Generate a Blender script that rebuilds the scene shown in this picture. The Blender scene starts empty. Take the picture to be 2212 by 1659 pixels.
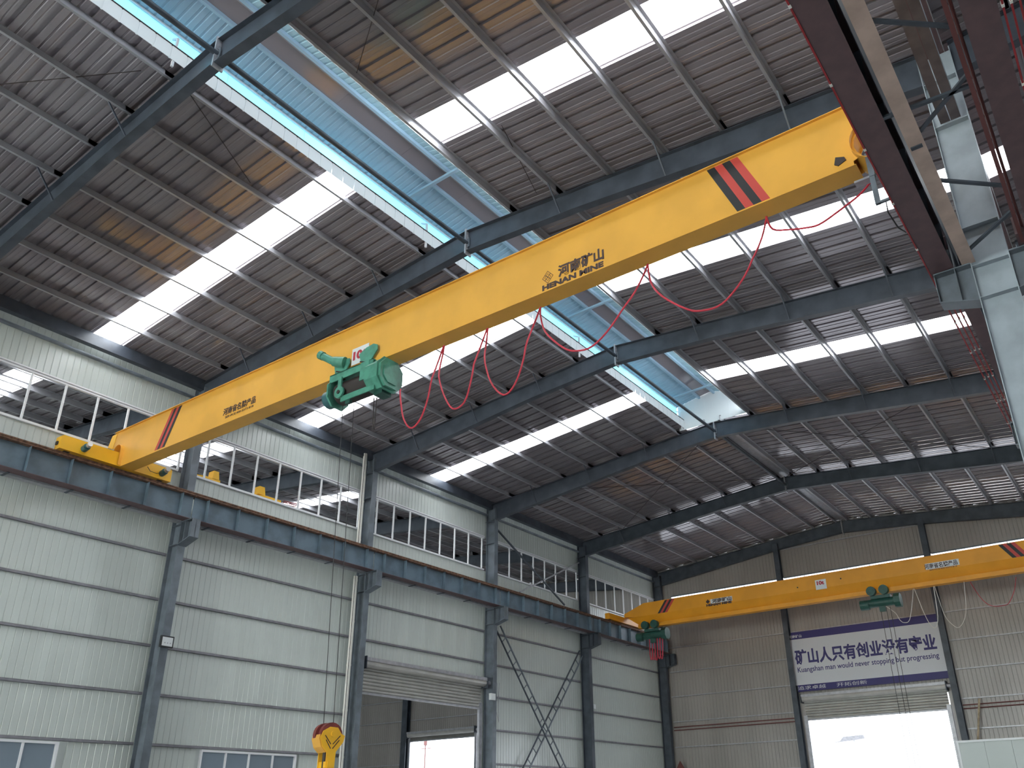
import bpy, math, random
from mathutils import Vector, Matrix
random.seed(7)
# ------------------------------------------------------------------ camera, world, sun, exposure
S = bpy.context.scene
COL = S.collection
CAM = Vector((25.0766, 0.0, 1.6))
RR = ((0.8170519946, 0.5763190167, -0.0168056268), (-0.2526752164, 0.3317155207, -0.9089114635), (-0.5182482736, 0.7468742895, 0.4166503601))
cd = bpy.data.cameras.new('camera')
cam = bpy.data.objects.new('camera', cd); COL.objects.link(cam)
cam.matrix_world = Matrix(((RR[0][0], -RR[1][0], -RR[2][0], CAM.x), (RR[0][1], -RR[1][1], -RR[2][1], CAM.y), (RR[0][2], -RR[1][2], -RR[2][2], CAM.z), (0, 0, 0, 1)))
cd.sensor_width = 36.0
cd.lens = 1839.588 * 36.0 / 2212
cd.shift_x = -81.673 / 2212
cd.shift_y = 90.404 / 2212
cd.clip_start = 0.05; cd.clip_end = 500
S.camera = cam
S.view_settings.view_transform = 'Standard'
S.view_settings.look = 'None'
S.view_settings.gamma = 1
S.view_settings.use_curve_mapping = False
S.view_settings.exposure = 0.85
S.cycles.max_bounces = 8; S.cycles.diffuse_bounces = 5; S.cycles.glossy_bounces = 3
S.cycles.sample_clamp_indirect = 6
W = bpy.data.worlds.new('sky'); S.world = W; W.use_nodes = True
bg = W.node_tree.nodes['Background']
bg.inputs[0].default_value = (0.86, 0.93, 1.0, 1); bg.inputs[1].default_value = 3.2
SKYLIGHT = 5.0
# added area lamps before the closed rear wall, standing in for daylight from behind
for nm, px, pw in (('left_bay_fill_light', -15, 4200),):  # lamp added to brighten the neighbouring bay
    l2 = bpy.data.lights.new(nm, 'AREA'); l2.shape = 'RECTANGLE'; l2.size = 20; l2.size_y = 8; l2.energy = pw; l2.color = (.90, .95, 1)
    o2 = bpy.data.objects.new(nm, l2); COL.objects.link(o2); o2.location = (px, -35.3, 4.6); o2.rotation_euler = (math.radians(90), 0, math.radians(180))
dl = bpy.data.lights.new('rear_daylight_fill', 'AREA'); dl.shape = 'RECTANGLE'; dl.size = 21; dl.size_y = 9; dl.energy = 9800; dl.color = (.97, .985, 1)  # lamp added behind the camera to brighten the faces turned towards it
do = bpy.data.objects.new('rear_daylight_fill', dl); COL.objects.link(do); do.location = (12.5, -35.3, 4.6); do.rotation_euler = (math.radians(90), 0, math.radians(180))

# ------------------------------------------------------------------ materials
def mat(name, col, rough=.5, metal=0., emis=None, es=0., noise=0., scale=3., bump=0., spec=.5, alpha=None, trans=None, dirt=None, stretch=(1, 1, 1)):
    m = bpy.data.materials.new(name); m.use_nodes = True
    nt = m.node_tree; b = nt.nodes['Principled BSDF']
    b.inputs['Base Color'].default_value = (*col, 1); b.inputs['Roughness'].default_value = rough
    b.inputs['Metallic'].default_value = metal; b.inputs['Specular IOR Level'].default_value = spec
    if noise or bump or dirt:
        tc = nt.nodes.new('ShaderNodeTexCoord'); mp = nt.nodes.new('ShaderNodeMapping'); mp.inputs['Scale'].default_value = stretch
        nt.links.new(tc.outputs['Object'], mp.inputs[0])
        n = nt.nodes.new('ShaderNodeTexNoise'); n.inputs['Scale'].default_value = scale; n.inputs['Detail'].default_value = 5
        nt.links.new(mp.outputs[0], n.inputs['Vector'])
        r = nt.nodes.new('ShaderNodeValToRGB')
        d = dirt or tuple(c * (1 - noise) for c in col)
        r.color_ramp.elements[0].position = .38; r.color_ramp.elements[0].color = (*d, 1)
        r.color_ramp.elements[1].position = .62; r.color_ramp.elements[1].color = (*[min(1, c * (1 + noise * .4)) for c in col], 1)
        nt.links.new(n.outputs['Fac'], r.inputs[0]); nt.links.new(r.outputs[0], b.inputs['Base Color'])
        if bump:
            bp = nt.nodes.new('ShaderNodeBump'); bp.inputs['Strength'].default_value = bump; bp.inputs['Distance'].default_value = .02
            nt.links.new(n.outputs['Fac'], bp.inputs['Height']); nt.links.new(bp.outputs[0], b.inputs['Normal'])
    if emis:
        b.inputs['Emission Color'].default_value = (*emis, 1); b.inputs['Emission Strength'].default_value = es
    if trans:
        b.inputs['Transmission Weight'].default_value = trans; b.inputs['IOR'].default_value = 1.45
    return m
M = {}
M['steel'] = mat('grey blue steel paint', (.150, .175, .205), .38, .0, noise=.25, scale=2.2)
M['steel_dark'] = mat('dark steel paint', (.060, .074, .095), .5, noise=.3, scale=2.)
M['rafter'] = mat('rafter slate paint', (.066, .078, .100), .38, noise=.25, scale=2.)
M['girt'] = mat('dull girt steel', (.26, .25, .28), .45, .1, noise=.15, scale=5.)
M['steel_lit'] = mat('column steel with light painted in', (.34, .39, .43), .42, noise=.15, scale=2.)  # steel paint made paler: light on the right columns put into the colour
M['surge'] = mat('tan dusty channel', (.56, .42, .35), .5, noise=.2, scale=2.)
M['beam'] = mat('runway beam paint', (.130, .185, .235), .45, noise=.25, scale=1.7)
M['primer'] = mat('red brown primer', (.135, .080, .085), .6, noise=.12, scale=4., dirt=(.115, .070, .076))
M['primer2'] = mat('dusty brown steel', (.135, .112, .115), .6, noise=.2, scale=3.)
M['rust'] = mat('rusty rail steel', (.20, .105, .065), .7, noise=.5, scale=9.)
M['galv'] = mat('galvanised steel', (.42, .42, .45), .34, .25, noise=.15, scale=6.)
M['roof'] = mat('roof sheet', (.33, .298, .318), .13, 0.35, noise=.05, scale=.8, stretch=(1, .3, 1))
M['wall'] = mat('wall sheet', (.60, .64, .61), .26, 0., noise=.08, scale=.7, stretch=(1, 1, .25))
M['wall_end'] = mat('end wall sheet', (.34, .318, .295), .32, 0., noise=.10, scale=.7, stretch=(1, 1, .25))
M['white'] = mat('white aluminium frame', (.80, .80, .82), .4)
M['whitesheet'] = mat('white flashing sheet', (.82, .84, .84), .5)
M['yellow'] = mat('crane yellow paint', (.80, .41, .06), .40, noise=.07, scale=1.2)
M['yellow3'] = mat('orange crane yellow paint', (.82, .34, .012), .42, noise=.07, scale=1.2)
M['yellow2'] = mat('warm crane yellow paint', (.90, .48, .02), .42, noise=.07, scale=1.2)
M['black'] = mat('black paint', (.02, .02, .022), .5)
M['ink'] = mat('dark brown lettering', (.055, .030, .030), .6)
M['red'] = mat('stripe red paint', (.55, .06, .045), .5)
M['cable'] = mat('red cable sheath', (.55, .035, .06), .5)
M['bar'] = mat('red conductor bar', (.33, .018, .022), .45)
M['green'] = mat('hoist green paint', (.085, .30, .215), .4, noise=.2, scale=5.)
M['green_dark'] = mat('dark green paint', (.02, .085, .065), .45, noise=.2, scale=5.)
M['dark'] = mat('dark greased steel', (.035, .025, .022), .6)
M['rope'] = mat('steel wire rope', (.03, .03, .03), .6)
M['plate'] = mat('sign plate white', (.72, .74, .75), .35)
M['signred'] = mat('sign red letters', (.45, .02, .04), .5)
M['navy'] = mat('banner navy', (.030, .024, .15), .5)
M['inkblue'] = mat('navy letters', (.045, .04, .17), .6)
M['banner'] = mat('banner white', (.62, .64, .68), .45)
M['shutter'] = mat('roller shutter steel', (.50, .49, .46), .38, .25, noise=.1, scale=2)
M['pvc'] = mat('white pipe', (.78, .76, .70), .35)
M['pipe_red'] = mat('brown red pipe', (.15, .045, .04), .55)
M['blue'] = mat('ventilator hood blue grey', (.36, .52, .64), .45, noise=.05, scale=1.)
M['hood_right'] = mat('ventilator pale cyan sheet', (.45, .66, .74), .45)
M['concrete'] = mat('concrete floor', (.33, .33, .335), .6, noise=.2, scale=.5)
M['wood'] = mat('timber pole', (.45, .36, .24), .7, noise=.3, scale=6)
M['hookred'] = mat('hook block red', (.20, .035, .03), .5, noise=.2, scale=8)
M['silver'] = mat('motor end silver', (.6, .58, .55), .35, .5)
M['teal'] = mat('drive motor teal', (.04, .13, .14), .4)
M['box'] = mat('site box panel', (.55, .60, .58), .5)
M['glass'] = mat('window glass', (.35, .42, .50), .08, trans=.55)
M['sky'] = mat('translucent rooflight sheet', (.9, .93, .95), .5, emis=(.93, .97, 1.0), es=SKYLIGHT)
def translucent(name, col, t=.7):
    m = bpy.data.materials.new(name); m.use_nodes = True; nt = m.node_tree
    nt.nodes.remove(nt.nodes['Principled BSDF']); o = nt.nodes['Material Output']
    a = nt.nodes.new('ShaderNodeBsdfTranslucent'); b = nt.nodes.new('ShaderNodeBsdfDiffuse'); x = nt.nodes.new('ShaderNodeMixShader')
    a.inputs[0].default_value = (*col, 1); b.inputs[0].default_value = (*col, 1); x.inputs[0].default_value = t
    nt.links.new(b.outputs[0], x.inputs[1]); nt.links.new(a.outputs[0], x.inputs[2]); nt.links.new(x.outputs[0], o.inputs[0])
    return m
M['cyan'] = translucent('cyan translucent sheet', (.52, .86, .95))

# ------------------------------------------------------------------ builders
WO = {}
def tag(o, label=None, cat=None, group=None, kind=None):
    if label: o['label'] = label
    if cat: o['category'] = cat
    if group: o['group'] = group
    if kind: o['kind'] = kind
    return o
def empty(name, loc, label=None, cat=None, group=None, kind=None):
    o = bpy.data.objects.new(name, None); COL.objects.link(o); o.location = loc; o.empty_display_size = .2
    WO[o] = Vector(loc); return tag(o, label, cat, group, kind)
def put(name, me, parent, loc, rot=None, scale=None):
    o = bpy.data.objects.new(name, me); COL.objects.link(o)
    if parent: o.parent = parent; o.location = Vector(loc) - WO[parent]
    else: o.location = loc
    if rot: o.rotation_euler = rot
    if scale: o.scale = scale
    WO[o] = Vector(loc); return o
class MB:
    def __init__(s): s.v = []; s.f = []
    def poly(s, pts, faces):
        n = len(s.v); s.v += [tuple(p) for p in pts]; s.f += [[i + n for i in f] for f in faces]; return s
    def box(s, x0, x1, y0, y1, z0, z1):
        p = [(x, y, z) for x in (x0, x1) for y in (y0, y1) for z in (z0, z1)]
        return s.poly(p, [(0, 1, 3, 2), (4, 6, 7, 5), (0, 4, 5, 1), (2, 3, 7, 6), (0, 2, 6, 4), (1, 5, 7, 3)])
    def prism(s, pts, ax, a, b):  # closed 2D outline extruded along axis ax ('x','y','z')
        k = len(pts)
        def P(p, t): return (t, p[0], p[1]) if ax == 'x' else ((p[0], t, p[1]) if ax == 'y' else (p[0], p[1], t))
        v = [P(p, a) for p in pts] + [P(p, b) for p in pts]
        return s.poly(v, [list(range(k))[::-1], list(range(k, 2 * k))] + [(i, (i + 1) % k, k + (i + 1) % k, k + i) for i in range(k)])
    def bar(s, a, b, w, h, up=(0, 0, 1)):
        a = Vector(a); b = Vector(b); d = (b - a).normalized(); u = Vector(up)
        if abs(d.dot(u)) > .98: u = Vector((1, 0, 0))
        r = d.cross(u).normalized() * w / 2; u = r.cross(d).normalized() * h / 2
        p = [q + i * r + j * u for q in (a, b) for i, j in ((-1, -1), (1, -1), (1, 1), (-1, 1))]
        return s.poly(p, [(0, 1, 2, 3), (7, 6, 5, 4), (0, 4, 5, 1), (1, 5, 6, 2), (2, 6, 7, 3), (3, 7, 4, 0)])
    def cyl(s, a, b, r, n=10, r2=None, caps=True):
        a = Vector(a); b = Vector(b); d = (b - a).normalized(); u = Vector((0, 0, 1)) if abs(d.z) < .9 else Vector((1, 0, 0))
        x = d.cross(u).normalized(); y = d.cross(x); r2 = r if r2 is None else r2
        v = [a + r * (math.cos(t) * x + math.sin(t) * y) for t in [2 * math.pi * i / n for i in range(n)]]
        v += [b + r2 * (math.cos(t) * x + math.sin(t) * y) for t in [2 * math.pi * i / n for i in range(n)]]
        f = [(i, (i + 1) % n, n + (i + 1) % n, n + i) for i in range(n)]
        if caps: f += [list(range(n))[::-1], list(range(n, 2 * n))]
        return s.poly(v, f)
    def path(s, pts, r, n=6):
        pts = [Vector(p) for p in pts]; base = len(s.v); k = len(pts)
        for i, p in enumerate(pts):
            d = (pts[min(i + 1, k - 1)] - pts[max(i - 1, 0)]).normalized(); u = Vector((0, 1, 0)) if abs(d.y) < .9 else Vector((1, 0, 0))
            x = d.cross(u).normalized(); y = d.cross(x)
            s.v += [tuple(p + r * (math.cos(2 * math.pi * j / n) * x + math.sin(2 * math.pi * j / n) * y)) for j in range(n)]
        for i in range(k - 1):
            for j in range(n):
                a = base + i * n + j; b = base + i * n + (j + 1) % n; s.f.append((a, b, b + n, a + n))
        s.f += [[base + j for j in range(n)][::-1], [base + (k - 1) * n + j for j in range(n)]]
        return s
    def mesh(s, name, m, smooth=False, off=(0, 0, 0)):
        me = bpy.data.meshes.new(name); o = Vector(off)
        me.from_pydata([tuple(Vector(p) - o) for p in s.v], [], s.f); me.materials.append(m)
        if smooth:
            me.shade_smooth()
            try: me.set_sharp_from_angle(angle=math.radians(40))
            except Exception: pass
        me.validate(); return me
    def build(s, name, m, parent=None, smooth=False, at=None):
        off = WO[parent] if parent else Vector(at or (0, 0, 0))
        o = bpy.data.objects.new(name, s.mesh(name, M[m] if isinstance(m, str) else m, smooth, off)); COL.objects.link(o)
        if parent: o.parent = parent
        else: o.location = off
        WO[o] = Vector(off); return o
def text(name, body, m, parent, x, y, z, size, width=None, bold=0., depth=.004, shear=0.):
    c = bpy.data.curves.new(name, 'FONT'); c.body = body; c.size = size; c.extrude = depth; c.offset = bold; c.shear = shear; c.resolution_u = 3
    t = bpy.data.objects.new('tmp', c); COL.objects.link(t); bpy.context.view_layer.update()
    me = bpy.data.meshes.new_from_object(t.evaluated_get(bpy.context.evaluated_depsgraph_get()))
    bpy.data.objects.remove(t); bpy.data.curves.remove(c)
    me.name = name
    xs = [v.co.x for v in me.vertices]; ys = [v.co.y for v in me.vertices]
    k = (width / (max(xs) - min(xs))) if width and xs else 1.; x0 = min(xs) if xs else 0; y0 = min(ys) if ys else 0
    h = (max(ys) - min(ys)) or 1; ky = size / h
    o0 = WO[parent]
    for v in me.vertices:
        a, b, d = v.co; v.co = (x + (a - x0) * k - o0.x, y - d - o0.y, z + (b - y0) * ky - o0.z)
    me.materials.clear(); me.materials.append(M[m])
    o = bpy.data.objects.new(name, me); COL.objects.link(o); o.parent = parent; WO[o] = Vector(o0); return o

# ------------------------------------------------------------------ shared dimensions
FY = [6.733 + 8 * k for k in range(5)] + [47.40]
YE = 47.563; XR = 12.19; XV = 2 * XR; SL = .0904; SH0 = 15.63
def sheet(x):                      # height of the underside of the roof sheet
    if x < 0: return SH0 + SL * (-x if x > -13.5 else 27 + x)
    if x > XV: return SH0 + SL * (x - XV if x < XV + 12.2 else 24.4 - (x - XV))
    return SH0 + SL * min(x, XV - x)
# panel grid along the building: (y, width, rooflight)
GRID = []
def seg(a, b, n, lit=False):
    for i in range(n): GRID.append((a + (b - a) * i / n, (b - a) / n, lit))
seg(-1.2, 10.80, 13); seg(10.80, 11.70, 1, True); seg(11.70, 18.87, 8); seg(18.87, 19.77, 1, True); seg(19.77, 26.35, 7); seg(26.35, 27.25, 1, True); seg(27.25, 47.78, 22)

# ------------------------------------------------------------------ roofs
def panel_mesh(name, L, rise, m):  # 1 m wide module, scaled across; grooves every half
    pr = []
    for b in (0., .5):
        pr += [(b, .055), (b + .045, .055), (b + .06, 0.), (b + .19, 0), (b + .205, .014), (b + .235, .014), (b + .25, 0), (b + .34, 0), (b + .35, .004), (b + .37, .004), (b + .38, 0), (b + .445, 0.), (b + .46, .055)]
    pr += [(1., .055)]
    v = []; f = []
    for x, z in ((0., 0.), (L, rise)):
        for a, h in pr: v.append((x, a, z + h))
    n = len(pr)
    for x, z in ((0., 0.), (L, rise)):
        for a, h in pr: v.append((x, a, z + h + .004))
    for i in range(n - 1):
        f.append((i, i + 1, n + i + 1, n + i)); f.append((2 * n + i, 3 * n + i, 3 * n + i + 1, 2 * n + i + 1))
    f += [(0, n, 3 * n, 2 * n), (n - 1, 3 * n - 1, 4 * n - 1, 2 * n - 1)]
    me = bpy.data.meshes.new(name); me.from_pydata(v, [], f); me.materials.append(m); return me
def slope(parent, x0, x1, zf, ylo=-2, yhi=99, cut=None):
    short = None
    A = panel_mesh('roof_panel', x1 - x0, zf(x1) - zf(x0), M['roof']); B = panel_mesh('rooflight_panel', x1 - x0, zf(x1) - zf(x0), M['sky'])
    if cut:
        cx0, cx1 = cut[0], cut[1]; A2 = panel_mesh('roof_panel', cx1 - cx0, zf(cx1) - zf(cx0), M['roof']); B2 = panel_mesh('rooflight_panel', cx1 - cx0, zf(cx1) - zf(cx0), M['sky'])
    for y, w, lit in GRID:
        if y < ylo or y > yhi: continue
        c = cut and y < 30.2
        a = cx0 if c else x0
        me = (B2 if c else B) if lit else (A2 if c else A)
        put('rooflight_panel' if lit else 'roof_panel', me, parent, (a, y, zf(a)), scale=(1, w, 1))
def zpurlin(h=.2):
    m = MB(); m.box(-.002, .002, 0, 1, 0, h).box(0, .065, 0, 1, 0, .004).box(-.065, 0, 0, 1, h - .004, h).box(.061, .065, 0, 1, .004, .02)
    return m.mesh('purlin', M['galv'])
PURL = zpurlin(); PURLR = zpurlin()
def purlins(parent, xs, zf, lo=0, hi=5, flip=False):
    for x in xs:
        for k in range(-1, 5):
            if k < lo or k >= hi: continue
            a = (FY[k] if k >= 0 else -1.27) - .25; b = FY[k + 1] + .25
            o = put('purlin', PURL, parent, (x, a, zf(x) - .203), scale=(-1 if flip else 1, b - a, 1))
ceil = empty('ceiling', (XR, 20, 16.7), 'pale ribbed steel roof over the crane hall on rows of purlins', None, None, 'structure')
slope(ceil, .0, XR + .0, sheet, cut=(.0, 10.86))
slope(ceil, XR, XV, sheet, cut=(13.62, XV))
PL = [1.47 + 1.51 * j for j in range(7)]
purlins(ceil, PL, sheet, -1, 5)
purlins(ceil, [XV - x for x in PL], sheet, -1, 5, True)
purlins(ceil, [11.85], sheet, 3, 5); purlins(ceil, [XV - 11.85], sheet, 3, 5, True)
for k in range(-1, 5):             # eave struts and the ridge flashing of the far bays
    a = (FY[k] if k >= 0 else -1.27); b = FY[k + 1]
    MB().box(.08, .30, a, b, 15.22, 15.60).build('eave_strut', 'rafter', ceil)
MB().prism([(XR - .3, sheet(XR) - .05), (XR, sheet(XR) - .02), (XR + .3, sheet(XR) - .05), (XR + .3, sheet(XR) - .01), (XR, sheet(XR) + .02), (XR - .3, sheet(XR) - .01)], 'y', 30.7, YE).build('ridge_flashing', 'galv', ceil)
ceil_l = empty('ceiling', (-12, 20, 16.7), 'ribbed roof of the neighbouring bay seen through the open window strips', None, None, 'structure')
slope(ceil_l, -13.5, -.55, sheet); 
purlins(ceil_l, [-x for x in PL] + [-12.0], sheet, -1, 5, True)
ceil_r = empty('ceiling', (30, 20, 16.7), 'ribbed roof beyond the valley gutter at the right', None, None, 'structure')
slope(ceil_r, XV + .01, XV + 12.2, sheet, 3, 31)
purlins(ceil_r, [XV + x for x in PL], sheet, 0, 3)
# plain remainder of the building, behind and beside the camera
def shell(name, m, bm, lab): return tag(bm.build(name, m), lab, None, None, 'structure')
def rearsec(xs, dz=0., th=.05): return [(x, sheet(x) + dz) for x in xs] + [(x, sheet(x) + dz + th) for x in xs[::-1]]
MB().prism(rearsec([0, XR]), 'y', -35.5, -1.2).build('roof_slab', 'roof', ceil); MB().prism(rearsec([XR, XV]), 'y', -35.5, -1.2).build('roof_slab', 'roof', ceil)
MB().prism(rearsec([-13.5, -.01]), 'y', -35.5, -1.2).build('roof_slab', 'roof', ceil_l); MB().prism(rearsec([-30, -13.5]), 'y', -35.5, -1.2).build('roof_slab', 'roof', ceil_l)
MB().prism(rearsec([XV + .01, XV + 12.2]), 'y', -35.5, -1.2).build('roof_slab', 'roof', ceil_r); MB().prism(rearsec([XV + 12.2, 49]), 'y', -35.5, -1.2).build('roof_slab', 'roof', ceil_r)
for y in (-29, -21, -13, -5):
    MB().prism(rearsec([.4, XR - 1.4], -.012, .01), 'y', y, y + .9).build('rooflight_panel', 'sky', ceil); MB().prism(rearsec([XR + 1.4, XV - .4], -.012, .01), 'y', y, y + .9).build('rooflight_panel', 'sky', ceil)
MB().box(-30, -13.5, -1.2, 47.6, 15.9, 15.95).build('roof_slab', 'roof', ceil_l)
MB().box(XV + 12.2, 49, -1.2, 47.6, 16.0, 16.05).build('roof_slab', 'roof', ceil_r)
MB().box(XV, XV + 12.2, -1.2, 3, 16.2, 16.25).build('roof_slab', 'roof', ceil_r)
MB().box(XV, XV + 12.2, 31, 47.6, 16.9, 16.95).build('roof_slab', 'roof', ceil_r)
for y in (-5, 3.6, 10.8, 18.9, 26.4, 37): MB().box(XV + 12.6, XV + 23, y, y + .9, 15.95, 15.98).build('rooflight_panel', 'sky', ceil_r)
for y in (10.8, 18.9, 26.4): MB().box(-26, -14, y, y + .9, 15.84, 15.87).build('rooflight_panel', 'sky', ceil_l)

# ------------------------------------------------------------------ ridge ventilator (open sided monitor)
vent = empty('ridge_ventilator', (XR, 14, 16.7), 'blue lined open ridge ventilator running over the gap along the roof ridge', 'roof ventilator')
VY0, VY1 = -1.2, 30.55
def hood(x): return 17.64 + (x - 10.6) * .20 if x < XR else 17.958 - (x - XR) * .30
ys = [VY0 + (VY1 - VY0) * i / 14 for i in range(15)]
def fluted(x0, x1, y, b, f, per=.19):
    m = MB(); n = max(2, round((b - y) / per)); d = (b - y) / n
    for i in range(n):
        a = y + d * i
        v = [(x, yy, f(x) + h) for x in (x0, x1) for yy, h in ((a, 0), (a + d * .62, 0), (a + d * .7, .016), (a + d * .92, .016), (a + d, 0))]
        m.poly(v, [(q, q + 1, q + 6, q + 5) for q in range(4)])
    m.poly([(x, yy, f(x) + .03) for x in (x0, x1) for yy in (y, b)], [(0, 1, 3, 2)])
    return m
for a, b in zip(ys, ys[1:]):
    fluted(10.55, 11.72, a, b, hood).build('hood_panel', 'blue', vent)
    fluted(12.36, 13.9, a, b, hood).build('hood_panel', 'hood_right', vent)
    MB().prism([(11.70, hood(11.70) - .02), (XR, hood(XR) - .03), (12.40, hood(12.40) - .02), (12.40, hood(12.40) + .0), (XR, hood(XR)), (11.70, hood(11.70))], 'y', a, b - .004).build('hood_ridge_plate', 'roof', vent)
    m = MB(); k = 6
    for i in range(k):
        y = a + (b - a) * i / k; d = (b - a) / k
        m.box(10.876, 10.884, y, y + d - .03, 16.59, 16.96); m.box(10.862, 10.87, y + d - .035, y + d + .002, 16.59, 16.96)
    m.build('throat_panel', 'whitesheet', vent)
    MB().box(10.60, 10.61, a, b - .004, 16.70, 17.30).build('side_panel', 'whitesheet', vent)
    MB().box(10.59, 10.60, a, b - .004, 17.30, 17.60).build('side_window', 'cyan', vent)
    MB().box(XV - 10.78, XV - 10.77, a, b - .004, 16.60, 16.80).build('throat_panel', 'whitesheet', vent)
MB().box(10.60, 10.86, VY0, VY1, 16.74, 16.75).build('side_tray', 'whitesheet', vent)
MB().box(10.56, 10.64, VY0, VY1, 17.60, 17.64).build('hood_rail', 'white', vent)
for x in (11.70, 12.38): MB().box(x - .04, x + .04, VY0, VY1, hood(x) - .12, hood(x) - .02).build('hood_rail', 'blue', vent)
MB().box(10.86, 10.90, VY0, VY1, 16.955, 16.98).build('throat_capping', 'dark', vent)
m = MB()
for i in range(18):
    x = 10.64 + i * .18
    m.box(x, x + .181, 30.56 + .003 * (i % 2), 30.58, 16.52, hood(x + .08) + .02)
m.build('end_panel', 'whitesheet', vent)
for k in range(4):
    y = FY[k] - .28 if k < 3 else FY[k] - .35
    m = MB(); m.bar((10.84, y, 16.45), (10.84, y, 17.28), .05, .05); m.bar((10.84, y, 17.26), (10.62, y, 17.40), .04, .05); m.build('ventilator_post', 'white', vent)
    MB().bar((10.9, y - .9, 17.58), (12.9, y - .9, 17.66), .09, .07).build('hood_frame', 'blue', vent)

# ------------------------------------------------------------------ rafters and columns
def prof(d):
    P = [(-.3, 14.56), (.5, 14.65), (8.5, 15.58), (12.19, 15.85)]
    for (a, za), (b, zb) in zip(P, P[1:]):
        if d <= b: return za + (zb - za) * (d - a) / (b - a)
    return 15.83
BAY = ['nearest', 'second', 'third', 'fourth', 'fifth', 'sixth']
def rafter(y, label, x0=.26, x1=XV - .26, cx=XR, group=None, braces=True, m='rafter'):
    r = empty('portal_rafter', (cx, y, 15.8), label, 'roof beam', group)
    half = cx - x0
    stn = [i / 10 for i in range(11)]
    def top(x): return sheet(x) - .205
    def bot(x): return prof(half + .26 - abs(x - cx)) if True else 0
    for s, nm in ((-1, 'left'), (1, 'right')):
        xs = [cx + s * (.012 + (half - .012) * (1 - t)) for t in stn]
        if s > 0: xs = [cx + .012 + (x1 - cx - .012) * (1 - t) for t in stn]
        tp = [(x, top(x)) for x in xs]; bt = [(x, bot(x)) for x in xs]
        MB().prism([(x, z - .012) for x, z in tp] + [(x, z + .012) for x, z in bt[::-1]], 'y', y - .005, y + .005).build('web', m, r)
        MB().prism(tp + [(x, z - .012) for x, z in tp[::-1]], 'y', y - .11, y + .11).build('top_flange', m, r)
        MB().prism([(x, z + .012) for x, z in bt] + bt[::-1], 'y', y - .11, y + .11).build('bottom_flange', m, r)
    mb = MB()
    for x in (cx - .012, cx + .012): mb.box(x - .011, x + .011, y - .125, y + .125, bot(cx) - .09, top(cx) + .05)
    mb.build('ridge_splice_plate', 'galv', r)
    mb = MB()
    for z in (.08, .2, .4, .5): 
        for yy in (-.07, .07): mb.cyl((cx - .05, y + yy, bot(cx) + z), (cx + .05, y + yy, bot(cx) + z), .014, 6)
    mb.build('splice_bolts', 'galv', r)
    if braces:
        for j in (1, 3, 5):
            for s in (-1, 1):
                x = cx + s * (XR - (1.47 + 1.51 * j))
                if not (x0 < x < x1): continue
                MB().bar((x, y - .10, bot(x) + .03), (x, y - .62, sheet(x) - .19), .035, .035).build('flange_brace', 'rafter', r)
    return r
RL = ['nearest roof rafter, crossing the top left corner under the blue ventilator', 'roof rafter just behind the near yellow girder', 'roof rafter below and beyond the near crane hoist',
      'roof rafter where the blue ridge ventilator ends', 'dark roof rafter beyond the end of the ridge ventilator']
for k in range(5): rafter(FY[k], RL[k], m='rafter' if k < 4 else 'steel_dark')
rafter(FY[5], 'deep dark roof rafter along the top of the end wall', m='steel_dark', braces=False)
for k in range(0, 6): rafter(FY[k], 'portal rafter of the neighbouring bay seen through the %s window strip' % BAY[k] if k else 'portal rafter of the neighbouring bay, nearest of its row', -26.7, -.05, -13.5, None, False, 'steel_dark')
for k in range(0, 3): rafter(FY[k], ['roof rafter right of the valley gutter, top right corner', 'roof rafter right of the bright right hand column', 'roof rafter right of the valley, hidden behind the far right column'][k], XV + .3, 48.5, XV + 12.19, None, False)

def hcol(y, x0, x1, z1, label, half=.129, m='steel', brackets=1, z0=0.):
    c = empty('steel_column', ((x0 + x1) / 2, y, z0), label, 'column'); ms = m
    MB().box(x0 + .016, x1 - .016, y - .006, y + .006, z0, z1).build('web', m, c)
    MB().box(x0, x0 + .016, y - half, y + half, z0, z1).build('flange', m, c)
    MB().box(x1 - .016, x1, y - half, y + half, z0, z1).build('flange', m, c)
    for z in (9.66, 10.32, 11.13, 13.5, 14.6):
        MB().box(x0 + .016, x1 - .016, y - half, y + half, z - .008, z + .008).build('stiffener', m, c)
    def br(xa, xb):
        s = 1 if xb > xa else -1
        w = MB(); w.prism([(xa, 9.62), (xb, 9.80), (xb, 10.37), (xa, 10.37)], 'y', y - .008, y + .008)
        m = 'steel' if brackets > 1 else ms
        b = w.build('bracket', m, c)
        MB().box(min(xa, xb), max(xa, xb), y - .16, y + .16, 10.355, 10.378).build('bracket_plate', m, b)
        MB().prism([(xa, 9.60), (xb, 9.78), (xb, 9.80), (xa, 9.62)], 'y', y - .16, y + .16).build('bracket_plate', m, b)
        MB().box(*sorted((xa + s * .26, xa + s * .275)), y - .15, y + .15, 9.69, 10.355).build('bracket_plate', m, b)
        MB().box(*sorted((xb - s * .012, xb)), y - .15, y + .15, 9.8, 10.355).build('bracket_plate', m, b)
    if brackets: br(x1, x1 + .62)
    if brackets > 1: br(x0, x0 - .62)
    return c
LC = ['blue grey steel column with the floodlight, leftmost on the side wall', 'blue grey steel column beside the white downpipe, left of the side door',
      'blue grey steel column right of the roller shutter side door', 'darker steel column at the far end of the ladder bracing', 'dark corner column where side wall and end wall meet']
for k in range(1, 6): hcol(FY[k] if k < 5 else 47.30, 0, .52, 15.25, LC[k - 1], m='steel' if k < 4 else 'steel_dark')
for k in (1, 2): hcol(FY[k], XV - .31, XV + .31, 15.3, ['', 'brightly lit wide column at the upper right, between the two crane tracks', 'right row column at the right edge of the frame'][k], brackets=2, m='steel_lit')
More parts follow.
